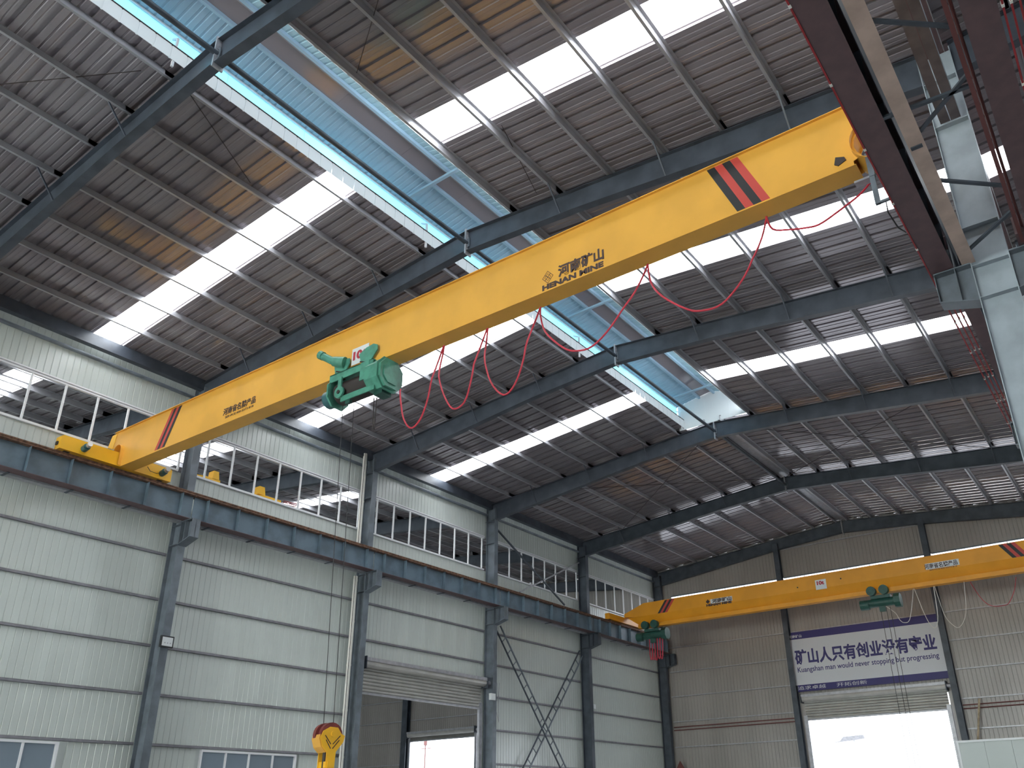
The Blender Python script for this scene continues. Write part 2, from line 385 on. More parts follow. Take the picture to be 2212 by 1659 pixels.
# wind columns of the end wall
for x, lb in ((8.2, 'dark wall post left of the banner'), (16.33, 'dark wall post right of the banner')):
    c = empty('wall_post', (x, 47.3, 0), lb, 'column')
    MB().box(x - .006, x + .006, 47.22, 47.50, 0, 15.9).build('web', 'steel_dark', c)
    MB().box(x - .15, x + .15, 47.20, 47.215, 0, 15.9).build('flange', 'steel_dark', c)
    MB().box(x - .15, x + .15, 47.50, 47.515, 0, 15.9).build('flange', 'steel_dark', c)
c = empty('wall_post', (-21.0, 47.3, 0), 'dark wall post seen through the side door, left of the bright doorway', 'column')
MB().box(-21.006, -20.994, 47.22, 47.50, 0, 15.5).build('web', 'steel_dark', c)
MB().box(-21.25, -20.75, 47.17, 47.215, 0, 15.5).build('flange', 'steel_dark', c)
MB().box(-21.25, -20.75, 47.50, 47.53, 0, 15.5).build('flange', 'steel_dark', c)
# ridge tubes
TL = ['nearest', 'between the second and third rafters, above the near crane', 'above the end of the ventilator', 'beyond the ventilator end', 'against the end wall']
pv = -1.27
for k in range(0, 5):
    y1 = FY[k]
    lb = ['dark tube along the ridge, nearest length at the top left', 'dark ridge tube crossing in front of the blue ventilator, left of the near girder', 'dark ridge tube length seen just below the near girder',
          'dark ridge tube length ending by the ventilator end panels', 'ridge tube length beyond the ventilator end'][k]
    t = empty('ridge_tube', (XR, (pv + y1) / 2, 16.12), lb, 'tube')
    MB().cyl((XR, pv + .02, 16.13), (XR, y1 - .02, 16.13), .062, 10).build('tube', 'steel_dark', t, True)
    MB().box(XR - .012, XR + .09, y1 - .05, y1 - .03, 16.0, 16.28).build('end_plate', 'steel', t)
    pv = y1
# valley gutter and the longitudinal struts between the right row columns
g = empty('valley_gutter', (XV, 14, 15.4), 'brown grey valley gutter over the right column row', 'gutter')
MB().box(XV - .2, XV + .2, -1.2, 47, 15.34, 15.36).build('gutter_base', 'primer', g)
MB().box(XV - .21, XV - .2, -1.2, 47, 15.34, 15.6).build('gutter_side', 'galv', g); MB().box(XV + .2, XV + .21, -1.2, 47, 15.34, 15.6).build('gutter_side', 'galv', g)
for x0, x1, l in ((24.20, 24.372, 'left of the twin dusty steel channels running back to the bright right hand column'), (24.388, 24.56, 'right of the twin dusty steel channels running back to the bright right hand column')):
    st = empty('tie_channel', ((x0 + x1) / 2, 6, 13.5), l, 'roof beam')
    MB().box(x0, x1, -1.2, 14.58, 13.51, 13.52).build('bottom_flange', 'primer2', st); MB().box(x0 if x0 < 24.3 else x1 - .008, x0 + .008 if x0 < 24.3 else x1, -1.2, 14.58, 13.52, 13.85).build('web', 'steel', st)

# ------------------------------------------------------------------ left wall
def wall_panel_mesh(h, m, w=1., rib=.2):
    mb = MB(); n = round(w / rib); pr = []
    for i in range(n): b = i * rib; pr += [(b, -.012), (b + .007, -.012), (b + .016, 0), (b + rib - .016, 0), (b + rib - .007, -.012)]
    pr += [(w, -.012)]; k = len(pr)
    v = [(x, y, z) for z in (0, h) for y, x in pr]
    mb.poly(v, [(i, i + 1, k + i + 1, k + i) for i in range(k - 1)])
    mb.poly([(x - .03, y, z) for x, y, z in v], [(i + 1, i, k + i, k + i + 1) for i in range(k - 1)])
    return mb.mesh('wall_panel', M[m])
WALLM = {}
def wpanel(parent, x, y, z0, z1, w=1.):
    key = (round(z1 - z0, 2), round(w, 2))
    if key not in WALLM: WALLM[key] = wall_panel_mesh(z1 - z0, 'wall', w, w / 5)
    return put('wall_panel', WALLM[key], parent, (x, y, z0))
wl = empty('wall_left', (-.09, 20, 0), 'pale grey green ribbed side wall with horizontal girts', None, None, 'structure')
XW = -.085
y = -1.27 + .75 - 1
strips = []
starts = [-1.27] + FY[:5]
for k, a in enumerate(starts):
    b = starts[k + 1] if k + 1 < len(starts) else YE
    n = 8 if k < 5 else 9; w = (b - a) / n
    for i in range(n): strips.append((a + i * w, w))
for y, w in strips:
    yc = y + w / 2
    if 23.0 < yc < 30.6: wpanel(wl, XW, y, 7.0, 12.2, w)
    elif 7.9 < yc < 12.5 or 16.7 < yc < 20.7: wpanel(wl, XW, y, 3.72, 12.2, w); wpanel(wl, XW, y, 0, 2.1, w)
    else: wpanel(wl, XW, y, 0, 12.2, w)
    wpanel(wl, XW, y, 13.83, 15.64, w)
wpanel(wl, XW, 22.74, 0, 7.0, .34); wpanel(wl, XW, 30.36, 0, 7.0, .37)
for k, a in enumerate(starts):
    b = starts[k + 1] if k + 1 < len(starts) else YE - .1
    ga, gb = a + .14, b - .14
    for z in (9.34, 7.915, 6.5, 5.095, 3.686, 2.2, .9):
        if k == 3 and z < 7: continue
        if z < 3.2 and k in (1, 2): continue
        g = MB(); g.box(XW + .005, 0, ga, gb, z, z + .006).box(-.006, 0, ga, gb, z, z + .075).box(XW + .005, 0, ga, gb, z + .069, z + .075)
        g.build('girt', 'girt', wl)
    g = MB(); g.cyl((.03, a + .1, 14.95), (.03, b - .1, 14.95), .065, 10); g.build('girt', 'steel', wl, True)
# strip windows: open white frames
for k, a in enumerate(starts):
    b = starts[k + 1] if k + 1 < len(starts) else YE
    wn = empty('window_%d' % (k + 1), (-.04, (a + b) / 2, 12.24), 'open white framed high window strip with upright mullions', None, None, 'structure')
    y0, y1 = a + .16, b - .25
    MB().box(-.09, .0, y0, y1, 12.20, 12.27).build('window_sill', 'white', wn)
    MB().box(-.09, .0, y0, y1, 13.75, 13.80).build('window_head', 'white', wn)
    MB().box(-.09, .02, y0, y1, 13.83, 13.87).build('window_flashing', 'white', wn)
    yy = a + .74; n = 7 if k < 5 else 8
    for i in range(n + 1):
        if yy > y1: break
        MB().box(-.07, -.015, yy - .028, yy + .028, 12.27, 13.75).build('mullion', 'white', wn); yy += 1.0 if k != 3 else .98
# low windows with glass
for nm, a, b, mul in (('window_7', 7.9, 12.47, (8.75, 9.7, 10.62, 11.54)), ('window_8', 16.85, 20.55, (17.76, 18.64, 19.58))):
    wn = empty(nm, (-.04, (a + b) / 2, 2.1), 'low aluminium framed window in the side wall', None, None, 'structure')
    MB().box(-.09, .01, a, b, 3.60, 3.66).build('window_frame', 'white', wn); MB().box(-.09, .01, a, b, 2.1, 2.16).build('window_frame', 'white', wn)
    MB().box(-.09, .01, a, a + .05, 2.16, 3.60).build('window_frame', 'white', wn); MB().box(-.09, .01, b - .07, b, 2.16, 3.60).build('window_frame', 'white', wn)
    ed = [a + .05] + list(mul) + [b - .07]
    for q in mul: MB().box(-.08, -.0, q - .03, q + .03, 2.16, 3.60).build('mullion', 'white', wn)
    for p, q in zip(ed, ed[1:]): MB().box(-.05, -.044, p + .02, q - .02, 2.16, 3.60).build('window_pane', 'glass', wn)

# ------------------------------------------------------------------ end wall
we = empty('wall_end', (10, YE, 0), 'tan grey ribbed end wall closing the hall', None, None, 'structure')
def epanel(x, z0, z1, w=1.):
    mb = MB(); pr = []; n = 5; r = w / n
    for i in range(n): b = x + i * r; pr += [(b, .016), (b + .008, .016), (b + .018, 0), (b + r - .018, 0), (b + r - .008, .016)]
    pr += [(x + w, .016)]; k = len(pr)
    v = [(a, YE + .07 + d, z) for z in (z0, z1) for a, d in pr]
    mb.poly(v, [(i + 1, i, k + i, k + i + 1) for i in range(k - 1)]); mb.poly([(a, b + .03, c) for a, b, c in v], [(i, i + 1, k + i + 1, k + i) for i in range(k - 1)])
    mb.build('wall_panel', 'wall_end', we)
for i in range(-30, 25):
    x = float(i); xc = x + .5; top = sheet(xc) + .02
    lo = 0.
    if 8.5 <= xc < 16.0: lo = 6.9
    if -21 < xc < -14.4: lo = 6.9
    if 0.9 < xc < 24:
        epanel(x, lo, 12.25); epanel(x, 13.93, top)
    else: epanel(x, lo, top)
for x0, x1 in ((.55, 8.04), (8.36, 16.17), (16.49, 24.1)):
    for z in (15.55, 10.77, 9.34, 7.915, 6.5, 5.095, 3.69, 2.2):
        if x0 > 8.2 and x1 < 16.4 and z < 9.5: continue
        if z == 15.55 and x0 < 1: continue
        MB().box(x0, x1, YE, YE + .075, z, z + .006).box(x0, x1, YE, YE + .006, z, z + .06).build('girt', 'galv', we)
for x0, x1 in ((-30, -21.25), (-20.75, -.2)):
    for z in (9.5, 8.06, 6.65, 5.1, 3.7):
        if x0 > -21 and z < 7.5:
            MB().box(-14.3, x1, YE, YE + .006, z, z + .07).build('girt', 'galv', we); continue
        MB().box(x0, x1, YE, YE + .075, z, z + .006).box(x0, x1, YE, YE + .006, z, z + .07).build('girt', 'galv', we)
for n, (x0, x1) in enumerate(((1.0, 8.04), (8.36, 16.17), (16.49, 24.0))):
    wn = empty('window_%d' % (9 + n), ((x0 + x1) / 2, YE, 12.3), 'bright high window strip in the end wall', None, None, 'structure')
    MB().box(x0, x1, YE - .02, YE + .07, 12.25, 12.31).build('window_sill', 'white', wn)
    MB().box(x0, x1, YE - .02, YE + .07, 13.88, 13.94).build('window_head', 'steel', wn)
    for q in [x0 + j * 1.22 for j in range(1, 6)]: MB().box(q - .02, q + .02, YE, YE + .05, 12.31, 13.88).build('mullion', 'white', wn)

def shutter_door(name, label, axis, a, b, zb, ztop, at, s):
    """roller shutter: slats, rolled drum with hood, side guides; axis 'x' or 'y' is the width direction"""
    d = empty(name, (at, (a + b) / 2, 0) if axis == 'y' else ((a + b) / 2, at, 0), label, None, None, 'structure')
    def bx(m, u0, u1, v0, v1, z0, z1):
        v0, v1 = sorted((at + s * v0, at + s * v1))
        return m.box(v0, v1, u0, u1, z0, z1) if axis == 'y' else m.box(u0, u1, v0, v1, z0, z1)
    z = zb; i = 0
    bx(MB(), a + .05, b - .05, .04, .10, zb - .02, zb + .06).build('bottom_rail', 'galv', d)
    z = zb + .06; h = (ztop - .30 - z) / 7
    for i in range(7):
        m = MB(); pts = [(at + s * (.03 + .06 * math.sin(math.pi * j / 6)), z + h * j / 6) for j in range(7)] + [(at + s * .02, z + h), (at + s * .02, z)]
        if axis == 'y': m.prism([(p[0], p[1]) for p in pts], 'y', a + .04, b - .04)
        else:
            k = len(pts); v = [(u, p[0], p[1]) for u in (a + .04, b - .04) for p in pts]
            m.poly(v, [list(range(k)), list(range(k, 2 * k))] + [(q, (q + 1) % k, k + (q + 1) % k, k + q) for q in range(k)])
        m.build('shutter_slat', 'shutter', d, True); z += h
    zc = ztop - .19; r = .17; m = MB(); n = 22
    c0 = (at + s * .20, a, zc) if axis == 'y' else (a, at + s * .20, zc); c1 = (at + s * .20, b, zc) if axis == 'y' else (b, at + s * .20, zc)
    m.cyl(c0, c1, r, 14); m.build('shutter_roll', 'shutter', d)
    m = MB(); bx(m, a - .05, a - .01, 0, .42, ztop - .42, ztop + .05); bx(m, b + .01, b + .05, 0, .42, ztop - .42, ztop + .05); m.build('end_plate', 'steel_dark', d)
    m = MB(); bx(m, a - .02, b + .02, .0, .38, ztop, ztop + .02); bx(m, a - .02, b + .02, .38, .39, ztop - .12, ztop + .02); m.build('drum_cover', 'galv', d)
    for u in (a, b - .1): bx(MB(), u - .08, u + .12, 0, .12, 0, zb + .25).build('door_jamb', 'galv', d)
    m = MB(); q0 = (at + s * .20, b + .05, zc + .02) if axis == 'y' else (b + .05, at + s * .20, zc + .02); q1 = (at + s * .20, b + .5, zc + .02) if axis == 'y' else (b + .5, at + s * .20, zc + .02)
    m.cyl(q0, q1, .1, 10); m.build('door_motor', 'galv', d, True)
    return d
shutter_door('door_1', 'half open grey roller shutter in the side wall', 'y', 23.12, 30.35, 5.93, 7.22, .0, 1)
shutter_door('door_2', 'raised roller shutter below the banner', 'x', 8.57, 15.94, 6.05, 7.35, YE, -1)
shutter_door('door_3', 'roller shutter over the bright doorway seen through the side door', 'x', -20.7, -14.4, 6.62, 7.25, YE, -1)

# ------------------------------------------------------------------ floor, outside ground, hidden walls
shell('floor', 'concrete', MB().box(-30, 49, -35.5, YE + .1, -.1, 0), 'grey concrete hall floor')
shell('ground', 'concrete', MB().box(-120, 140, YE + .1, 160, -.15, -.05), 'pale yard outside the end wall')
shell('wall_back', 'wall', MB().box(-30, 49, -35.7, -35.5, 0, 16.8), 'rear wall behind the camera')
shell('wall_right', 'wall', MB().box(49, 49.2, -35.5, 47.6, 0, 16.3), 'far right wall of the next bay')
shell('wall_far_left', 'wall', MB().box(-30.2, -30, -35.5, 47.6, 0, 16.8), 'far wall of the neighbouring left bay')
shell('trim_1', 'wall', MB().box(XV, 49, YE, YE + .1, 0, 16.9), 'end wall of the right bay')
shell('trim_2', 'wall', MB().box(-.2, -.1, -35.5, -1.27, 0, 16), 'side wall behind the camera')

# ------------------------------------------------------------------ runway beams
def runway(y0, y1, xc, label, w=.19, m='beam', fm='primer', z0=10.39, stif=1.0, surge=0):
    b = empty('runway_beam', (xc, (y0 + y1) / 2, z0), label, 'crane runway beam')
    MB().box(xc - .006, xc + .006, y0, y1, z0 + .016, 11.184).build('web', m, b)
    MB().box(xc - w, xc + w, y0, y1, z0, z0 + .016).build('bottom_flange', fm, b)
    MB().box(xc - w, xc + w, y0, y1, 11.184, 11.20).build('top_flange', 'rust' if m == 'beam' else fm, b)
    n = int((y1 - y0) / stif)
    for i in range(n):
        y = y0 + .45 + i * stif * (y1 - y0 - .9) / max(1, (n - 1)) / stif if n > 1 else y0
        for s in (-1, 1):
            x0, x1 = sorted((xc + s * .008, xc + s * (w - .015)))
            MB().box(x0, x1, y - .005, y + .005, z0 + .02, 11.18).build('stiffener', m, b)
    if surge:
        xs = xc - .44 if surge < 0 else xc + .44
        sc = MB().box(xs - .11, xs + .11, y0 + .1, y1 - .1, z0 - .01, z0 + .0).box(xs - surge * .11 - .005, xs - surge * .11 + .005, y0 + .1, y1 - .1, z0, z0 + .12).build('surge_channel', 'surge' if surge > 0 else 'galv', b)
        if surge > 0: MB().box(xs - .17, xs - .162, y0, y1, z0 + .06, 11.18).build('side_web', 'steel_dark', b)
        k = 0; y = y0 + .75
        while y < y1 - .4:
            MB().box(*sorted(((xs - .09) if surge > 0 else xc + surge * .1, xs + surge * .07)), y - .035, y + .035, z0 - .03, z0 - .011).build('lacing_bar', 'steel_dark', b); y += 3.5 if surge > 0 else 1.75; k += 1
    return b
names_l = ['runway beam at the left edge, outside the frame', 'blue grey runway beam carrying the near crane, left of the floodlight column', 'blue grey runway beam between the floodlight column and the downpipe',
           'blue grey runway beam above the roller shutter side door', 'runway beam passing in front of the cross bracing', 'far runway beam carrying the far crane, in the corner']
for k in range(0, 6):
    y0 = starts[k] + .02; y1 = (starts[k + 1] if k + 1 < 6 else 47.15) - .02
    runway(y0, y1, .78, names_l[k], surge=-1)
rl = empty('crane_rail', (.78, 20, 11.2), 'rusty crane rail on top of the side wall runway beams', 'crane rail')
MB().box(.74, .82, -1.2, 47.1, 11.2, 11.215).box(.77, .79, -1.2, 47.1, 11.215, 11.31).box(.752, .808, -1.2, 47.1, 11.31, 11.345).build('rail', 'rust', rl)
for k in range(0, 4):
    y0 = starts[k] + .02; y1 = starts[k + 1] - .02
    nm = ['overhead, above the camera', 'crossing the near yellow girder end at the upper right', 'running away beyond the bright right hand column', 'at the right edge, farthest'][k]
    runway(y0, y1, 23.61 if k < 2 else 23.78, 'brown flanged crane runway beam ' + nm, m='steel_dark', surge=1 if k < 2 else 0, w=.19 if k < 2 else .13)
for k in range(0, 3):
    y0 = starts[k] + .02; y1 = starts[k + 1] - .02
    runway(y0, y1, 25.26, 'brown runway beam of the right bay, ' + ['directly over the camera', 'at the top right edge', 'right of the bright column'][k], m='steel_dark', surge=0)
for xc in (23.61, 25.26):
    r2 = empty('crane_rail', (xc, 15, 11.2), 'crane rail on the right row runway beam, %s' % ('hall side' if xc < 24 else 'right bay side'), 'crane rail')
    MB().box(xc - .035, xc + .035, -1.2, 31, 11.2, 11.34).build('rail', 'rust', r2)
lac = empty('track_lacing', (24.5, 10, 10.35), 'steel lacing bars between the two right hand crane tracks', 'bracing')
for a, b in (((24.14, 8.43), (24.92, 9.10)), ((24.92, 10.04), (24.15, 10.75)), ((23.8, 10.18), (24.95, 10.27)), ((24.15, 12.03), (24.93, 12.75)), ((24.92, 13.5), (24.15, 14.2)), ((24.15, 5.0), (24.92, 5.6)), ((24.92, 6.9), (24.15, 7.3))):
    MB().bar((*a, 10.40), (*b, 10.40), .06, .006).bar((*a, 10.43), (*b, 10.43), .006, .06).build('lacing_bar', 'steel_dark', lac)
MB().box(24.90, 24.96, -1.2, 14.5, 10.39, 10.45).build('edge_angle', 'pipe_red', lac)
MB().cyl((24.99, -1, 10.52), (24.99, 15.2, 10.52), .022, 8).build('edge_pipe', 'pipe_red', lac)
MB().box(24.86, 25.04, 14.2, 14.6, 10.4, 10.75).build('end_bracket', 'primer', lac)
# conductor bars
CLIP = MB().box(-.018, .018, 0, .05, -.026, .045).mesh('clip', M['pvc'])
def cbar(x, z, y0, y1, label, grp=None):
    c = empty('conductor_bar', (x, (y0 + y1) / 2, z), label, 'conductor rail', grp)
    MB().box(x - .012, x + .012, y0, y1, z - .02, z + .02).build('bar', 'bar', c)
    y = y0 + .6
    me = CLIP
    while y < y1: put('clip', me, c, (x, y, z)); y += 1.5
for i, x in enumerate((23.405, 23.49, 23.58)): cbar(x, 10.44 if i else 10.40, 1, 47, ['leftmost red conductor bar beside the hall side runway beam', 'middle red conductor bar of the three beside the right runway beam', 'red conductor bar nearest the right runway beam flange'][i])
for i, x in enumerate((25.50, 25.59, 25.68)): cbar(x, 10.40, 1, 30, ['first of the red conductor bars at the top right edge', 'second red conductor bar at the top right edge', 'outermost red conductor bar at the top right edge'][i])

# ------------------------------------------------------------------ near crane
YG = 12.07
cr = empty('bridge_crane', (12, 12.28, 11.36), 'long yellow overhead crane crossing the hall in the foreground', 'overhead crane')
def arc(cx, cz, r, a0, a1, n, rz=None): return [(cx + r * math.cos(math.radians(a0 + (a1 - a0) * i / n)), cz + (rz or r) * math.sin(math.radians(a0 + (a1 - a0) * i / n))) for i in range(n + 1)]
outline = [(.42, 12.60), (.30, 12.10), (.50, 12.08)] + arc(.78, 11.90, .20, 150, 0, 8)[1:] + [(.98, 11.375), (22.97, 11.375), (22.97, 11.45)] + arc(23.35, 11.75, .33, 225, 100, 6) + [(23.4, 12.14), (23.5, 12.6)]
ZB = 11.36
gir = MB().prism(outline, 'y', YG, YG + .012).prism(outline, 'y', YG + .408, YG + .42).build('girder_web', 'yellow', cr)
MB().box(.36, 23.9, YG - .06, YG + .48, 12.60, 12.616).build('top_flange', 'yellow', cr)
MB().box(.95, 23.0, YG - .012, YG + .432, ZB, ZB + .015).build('bottom_plate', 'yellow', cr)
MB().prism([(.42, 12.60), (.30, 12.10), (.0, 12.22), (.14, 12.58)], 'y', YG - .01, YG + .01).build('end_gusset', 'yellow2', cr)
m = MB(); a = arc(.78, 11.90, .20, 180, 0, 10)
m.prism([(.575, 11.4)] + a + [(.985, 11.4), (.975, 11.4)] + arc(.78, 11.90, .19, 0, 180, 10) + [(.59, 11.4)], 'y', YG - .1, YG + .5); m.build('saddle', 'yellow', cr, True)
m = MB(); m.prism(arc(23.4, 11.72, .43, 250, 95, 12) + arc(23.4, 11.72, .42, 95, 250, 12), 'y', YG - .12, YG + .45); m.build('saddle', 'yellow', cr, True)
MB().prism([(22.66, 11.52), (22.70, 11.66), (22.84, 11.60), (22.86, 11.53), (22.72, 11.47)], 'y', YG - .02, YG + .001).build('lug', 'dark', cr)
def truck(xc, y0, y1, lab, motors=True):
    t = empty('end_truck', (xc, (y0 + y1) / 2, 11.36)); t.parent = cr; t.location = Vector((xc, (y0 + y1) / 2, 11.36)) - WO[cr]; WO[t] = Vector((xc, (y0 + y1) / 2, 11.36))
    return t
def truck_mesh(xc, y0, y1, parent, mm='yellow2'):
    pts = [(y0, 11.38), (y0, 11.76), (y0 + .06, 11.80), (y1 - .06, 11.80), (y1, 11.76), (y1, 11.38)]
    b = MB().prism(pts, 'x', xc - .15, xc + .15).build('end_truck', mm, parent)
    for yy in (y0 + .28, y1 - .28): MB().cyl((xc - .05, yy, 11.49), (xc + .05, yy, 11.49), .145, 16).build('wheel', 'dark', b, True)
    for yy in (y0 - .05, y1 + .01): MB().box(xc - .05, xc + .05, yy, yy + .04, 11.5, 11.6).build('buffer', 'dark', b)
    return b
t1 = truck_mesh(.78, 10.27, 13.75, cr); t2 = truck_mesh(23.61, 10.27, 13.75, cr)
for yy in (10.95, 13.42):
    mm = MB(); mm.cyl((.93, yy, 11.56), (1.14, yy - .02, 11.58), .10, 12); mm.cyl((1.14, yy - .02, 11.58), (1.2, yy - .02, 11.585), .075, 12)
    b = mm.build('travel_motor', 'teal', t1, True)
    MB().cyl((1.2, yy - .02, 11.585), (1.34, yy - .04, 11.60), .07, 12).build('motor_cap', 'silver', b, True)
MB().path([(.98, 12.9, 11.62), (1.0, 13.0, 11.5), (1.04, 13.2, 11.47), (1.02, 13.35, 11.55)], .01).build('motor_lead', 'rope', t1)
yf = YG - .004
def stripes(x, seq, dx, w, zt, zb):
    for i, c in enumerate(seq):
        a = x + i * w
        MB().prism([(a, zt), (a + w, zt), (a + w + dx, zb), (a + dx, zb)], 'y', yf, yf + .004).build('warning_stripe', c, cr)
stripes(20.40, ('black', 'red', 'black', 'red'), .48, .155, 12.585, 11.40)
stripes(3.28, ('red', 'black', 'red', 'black'), -.54, .125, 12.585, 11.42)
# lettering
text('logo_text', '河南矿山', 'ink', cr, 16.98, yf, 11.57, .30, 1.10, .010)
text('logo_text', 'HENAN MINE', 'ink', cr, 16.58, yf, 11.405, .13, 1.48, .006)
m = MB(); dcx, dcz = 16.72, 11.70
for r0, r1 in ((.155, .140), (.09, .08)):
    o4 = [(dcx, dcz + r0), (dcx - r0 * .9, dcz), (dcx, dcz - r0), (dcx + r0 * .9, dcz)]; i4 = [(dcx, dcz + r1), (dcx - r1 * .9, dcz), (dcx, dcz - r1), (dcx + r1 * .9, dcz)]
    for q in range(4): m.prism([o4[q], o4[(q + 1) % 4], i4[(q + 1) % 4], i4[q]], 'y', yf, yf + .003)
m.bar((dcx - .07, yf + .001, dcz + .07), (dcx + .07, yf + .001, dcz - .07), .003, .012); m.bar((dcx + .07, yf + .001, dcz + .07), (dcx - .07, yf + .001, dcz - .07), .003, .012)
m.build('logo_emblem', 'ink', cr)
text('slogan_text', '河南省名牌产品', 'ink', cr, 5.90, yf, 11.62, .22, 1.38, .004)
text('slogan_text', 'SERVICE:400-0373-818', 'ink', cr, 6.02, yf, 11.52, .06, 1.2, .0)
pl = MB().box(10.95, 11.52, YG - .03, YG - .02, 11.50, 11.95).build('capacity_plate', 'plate', cr)
text('capacity_text', '10t', 'signred', pl, 11.0, YG - .032, 11.62, .24, .44, .012)
ca = MB().box(23.17, 23.26, YG - .1, YG - .02, 10.95, 11.42).bar((23.21, YG - .06, 11.0), (23.21, YG - .06, 10.40), .06, .08).bar((23.21, YG - .06, 10.42), (23.40, YG - .06, 10.42), .05, .04).build('collector_arm', 'steel', cr)
MB().path([(23.33, YG - .06, 10.44), (23.30, YG + .1, 10.3), (23.34, YG + .5, 10.22), (23.38, YG + .9, 10.36)], .012).build('collector_lead', 'rope', ca)
MB().box(22.9, 23.45, YG + .05, YG + .2, 11.05, 11.09).build('collector_bracket', 'galv', cr)

# near hoist
h = empty('electric_hoist', (11.5, 12.15, 10.8), 'green electric hoist hanging under the near yellow girder beside the 10t plate', 'hoist')
MB().box(10.55, 12.0, YG - .30, YG - .27, 11.04, 11.24).box(10.55, 12.0, YG - .30, YG + .35, 11.22, 11.245).build('drum_frame', 'green', h)
MB().box(11.0, 12.1, YG - .30, YG - .27, 10.42, 10.56).build('lower_rail', 'green', h)
MB().box(11.60, 11.88, YG - .31, YG - .26, 10.78, 11.24).build('frame_cheek', 'green', h)
MB().box(11.95, 12.2, YG - .15, YG + .15, 10.36, 10.5).build('junction_box', 'green_dark', h)
MB().cyl((10.7, YG - .02, 10.80), (12.0, YG - .02, 10.80), .27, 20).build('rope_drum', 'dark', h, True)
def octo(cy, cz, a, b): return [(cy - a, cz - b * .45), (cy - a * .5, cz - b), (cy + a * .5, cz - b), (cy + a, cz - b * .45), (cy + a, cz + b * .45), (cy + a * .5, cz + b), (cy - a * .5, cz + b), (cy - a, cz + b * .45)]
gb = MB().prism(octo(YG - .03, 10.83, .38, .38), 'x', 11.86, 12.26).build('gearbox', 'green', h)
MB().prism(octo(YG - .03, 10.83, .40, .40), 'x', 12.26, 12.29).prism(octo(YG - .03, 10.83, .35, .35), 'x', 12.29, 12.36).prism(octo(YG - .03, 10.83, .26, .26), 'x', 12.36, 12.39).build('gearbox_cover', 'green', gb)
MB().prism(octo(YG - .03, 10.83, .33, .36), 'x', 10.55, 10.60).build('end_plate', 'green', h)
MB().cyl((10.22, YG, 10.80), (10.55, YG, 10.80), .22, 18).build('hoist_motor', 'teal', h, True)
sh = MB().cyl((10.98, YG - .36, 10.66), (10.98, YG - .31, 10.66), .15, 18).build('sheave', 'green', h, True)
MB().cyl((10.98, YG - .38, 10.66), (10.98, YG - .30, 10.66), .05, 10).build('sheave_hub', 'dark', sh, True)
MB().box(10.92, 11.03, YG - .35, YG - .31, 10.70, 11.06).build('sheave_arm', 'green', h)
MB().box(11.15, 11.3, YG - .28, YG - .2, 10.33, 10.42).build('limit_switch', 'green_dark', h)
for i, (pts) in enumerate(([(10.42, 11.62), (10.48, 11.36), (10.72, 11.28), (10.80, 11.32), (10.95, 11.56), (10.93, 11.70), (10.62, 11.74)], [(11.27, 11.68), (11.33, 11.50), (11.54, 11.30), (11.66, 11.36), (11.88, 11.62), (11.86, 11.76), (11.74, 11.82), (11.5, 11.79)])):
    tp = MB().prism(pts, 'y', YG - .09, YG - .06).build('trolley_plate', 'green', h)
    MB().prism(pts, 'y', YG + .5, YG + .53).build('trolley_plate', 'green', h)
    xm = sum(p[0] for p in pts) / len(pts)
    MB().bar((pts[2][0] - .2, YG - .1, 11.46), (pts[2][0] + .02, YG - .1, 11.37), .03, .03).build('guide_pin', 'dark', tp)
    for s in (-.06, .42): MB().cyl((xm, YG + s, ZB - .08), (xm, YG + s + .06, ZB - .08), .09, 12).build('wheel', 'dark', tp, True)
    MB().box(xm - .06, xm + .06, YG + .1, YG + .32, 11.2, 11.34).build('hanger', 'green_dark', h)
tm = MB().cyl((10.78, YG - .08, 11.62), (10.50, YG - .2, 11.70), .15, 12, .12).cyl((10.50, YG - .2, 11.70), (10.20, YG - .3, 11.90), .095, 12).build('trolley_motor', 'green', h, True)
MB().cyl((10.22, YG - .3, 11.89), (10.13, YG - .33, 11.95), .11, 12).build('motor_cap', 'green', tm, True)
# hook block and ropes
hb = empty('hook_block', (11.50, YG - .16, 3.0), 'yellow hook block with red brown sheave guards hanging on wire ropes at the bottom edge', 'crane hook')
HX = 11.50; HY = YG - .16
side = [(-.02, 3.26), (.14, 3.25), (.22, 3.14), (.30, 3.10), (.27, 2.98), (.15, 2.83), (.13, 2.80), (.12, 2.50), (-.06, 2.50), (-.06, 2.80), (-.16, 2.90), (-.21, 3.06), (-.16, 3.18)]
for yy in (HY, HY + .34): MB().prism([(HX + a, b) for a, b in side], 'y', yy, yy + .025).build('side_plate', 'yellow2', hb)
MB().prism([(HX + a, b) for a, b in ((-.21, 3.12), (-.23, 3.04), (-.18, 2.89), (-.08, 2.79), (-.05, 2.80), (-.15, 2.91), (-.20, 3.05))], 'y', HY + .02, HY + .35).build('rear_shell', 'yellow', hb)
for dy, ddx in ((.03, .03), (.20, -.01)):
    MB().cyl((HX + ddx, HY + dy, 3.12), (HX + ddx, HY + dy + .11, 3.12), .225, 20).build('sheave_guard', 'hookred', hb, True)
MB().cyl((HX + .06, HY - .02, 3.13), (HX + .06, HY + .0, 3.13), .06, 14).build('pin_cap', 'yellow2', hb, True)
m = MB()
for q in (0, .08):
    m.bar((HX + .01, HY - .004, 2.94 - q), (HX - .12 + q * .3, HY - .004, 3.10 - q), .004, .016); m.bar((HX + .05, HY - .004, 2.94 - q), (HX + .20 - q * .2, HY - .004, 3.10 - q), .004, .016)
m.build('slots', 'ink', hb)
MB().box(HX - .04, HX + .10, HY - .04, HY + .36, 2.52, 2.63).build('cross_head', 'yellow2', hb)
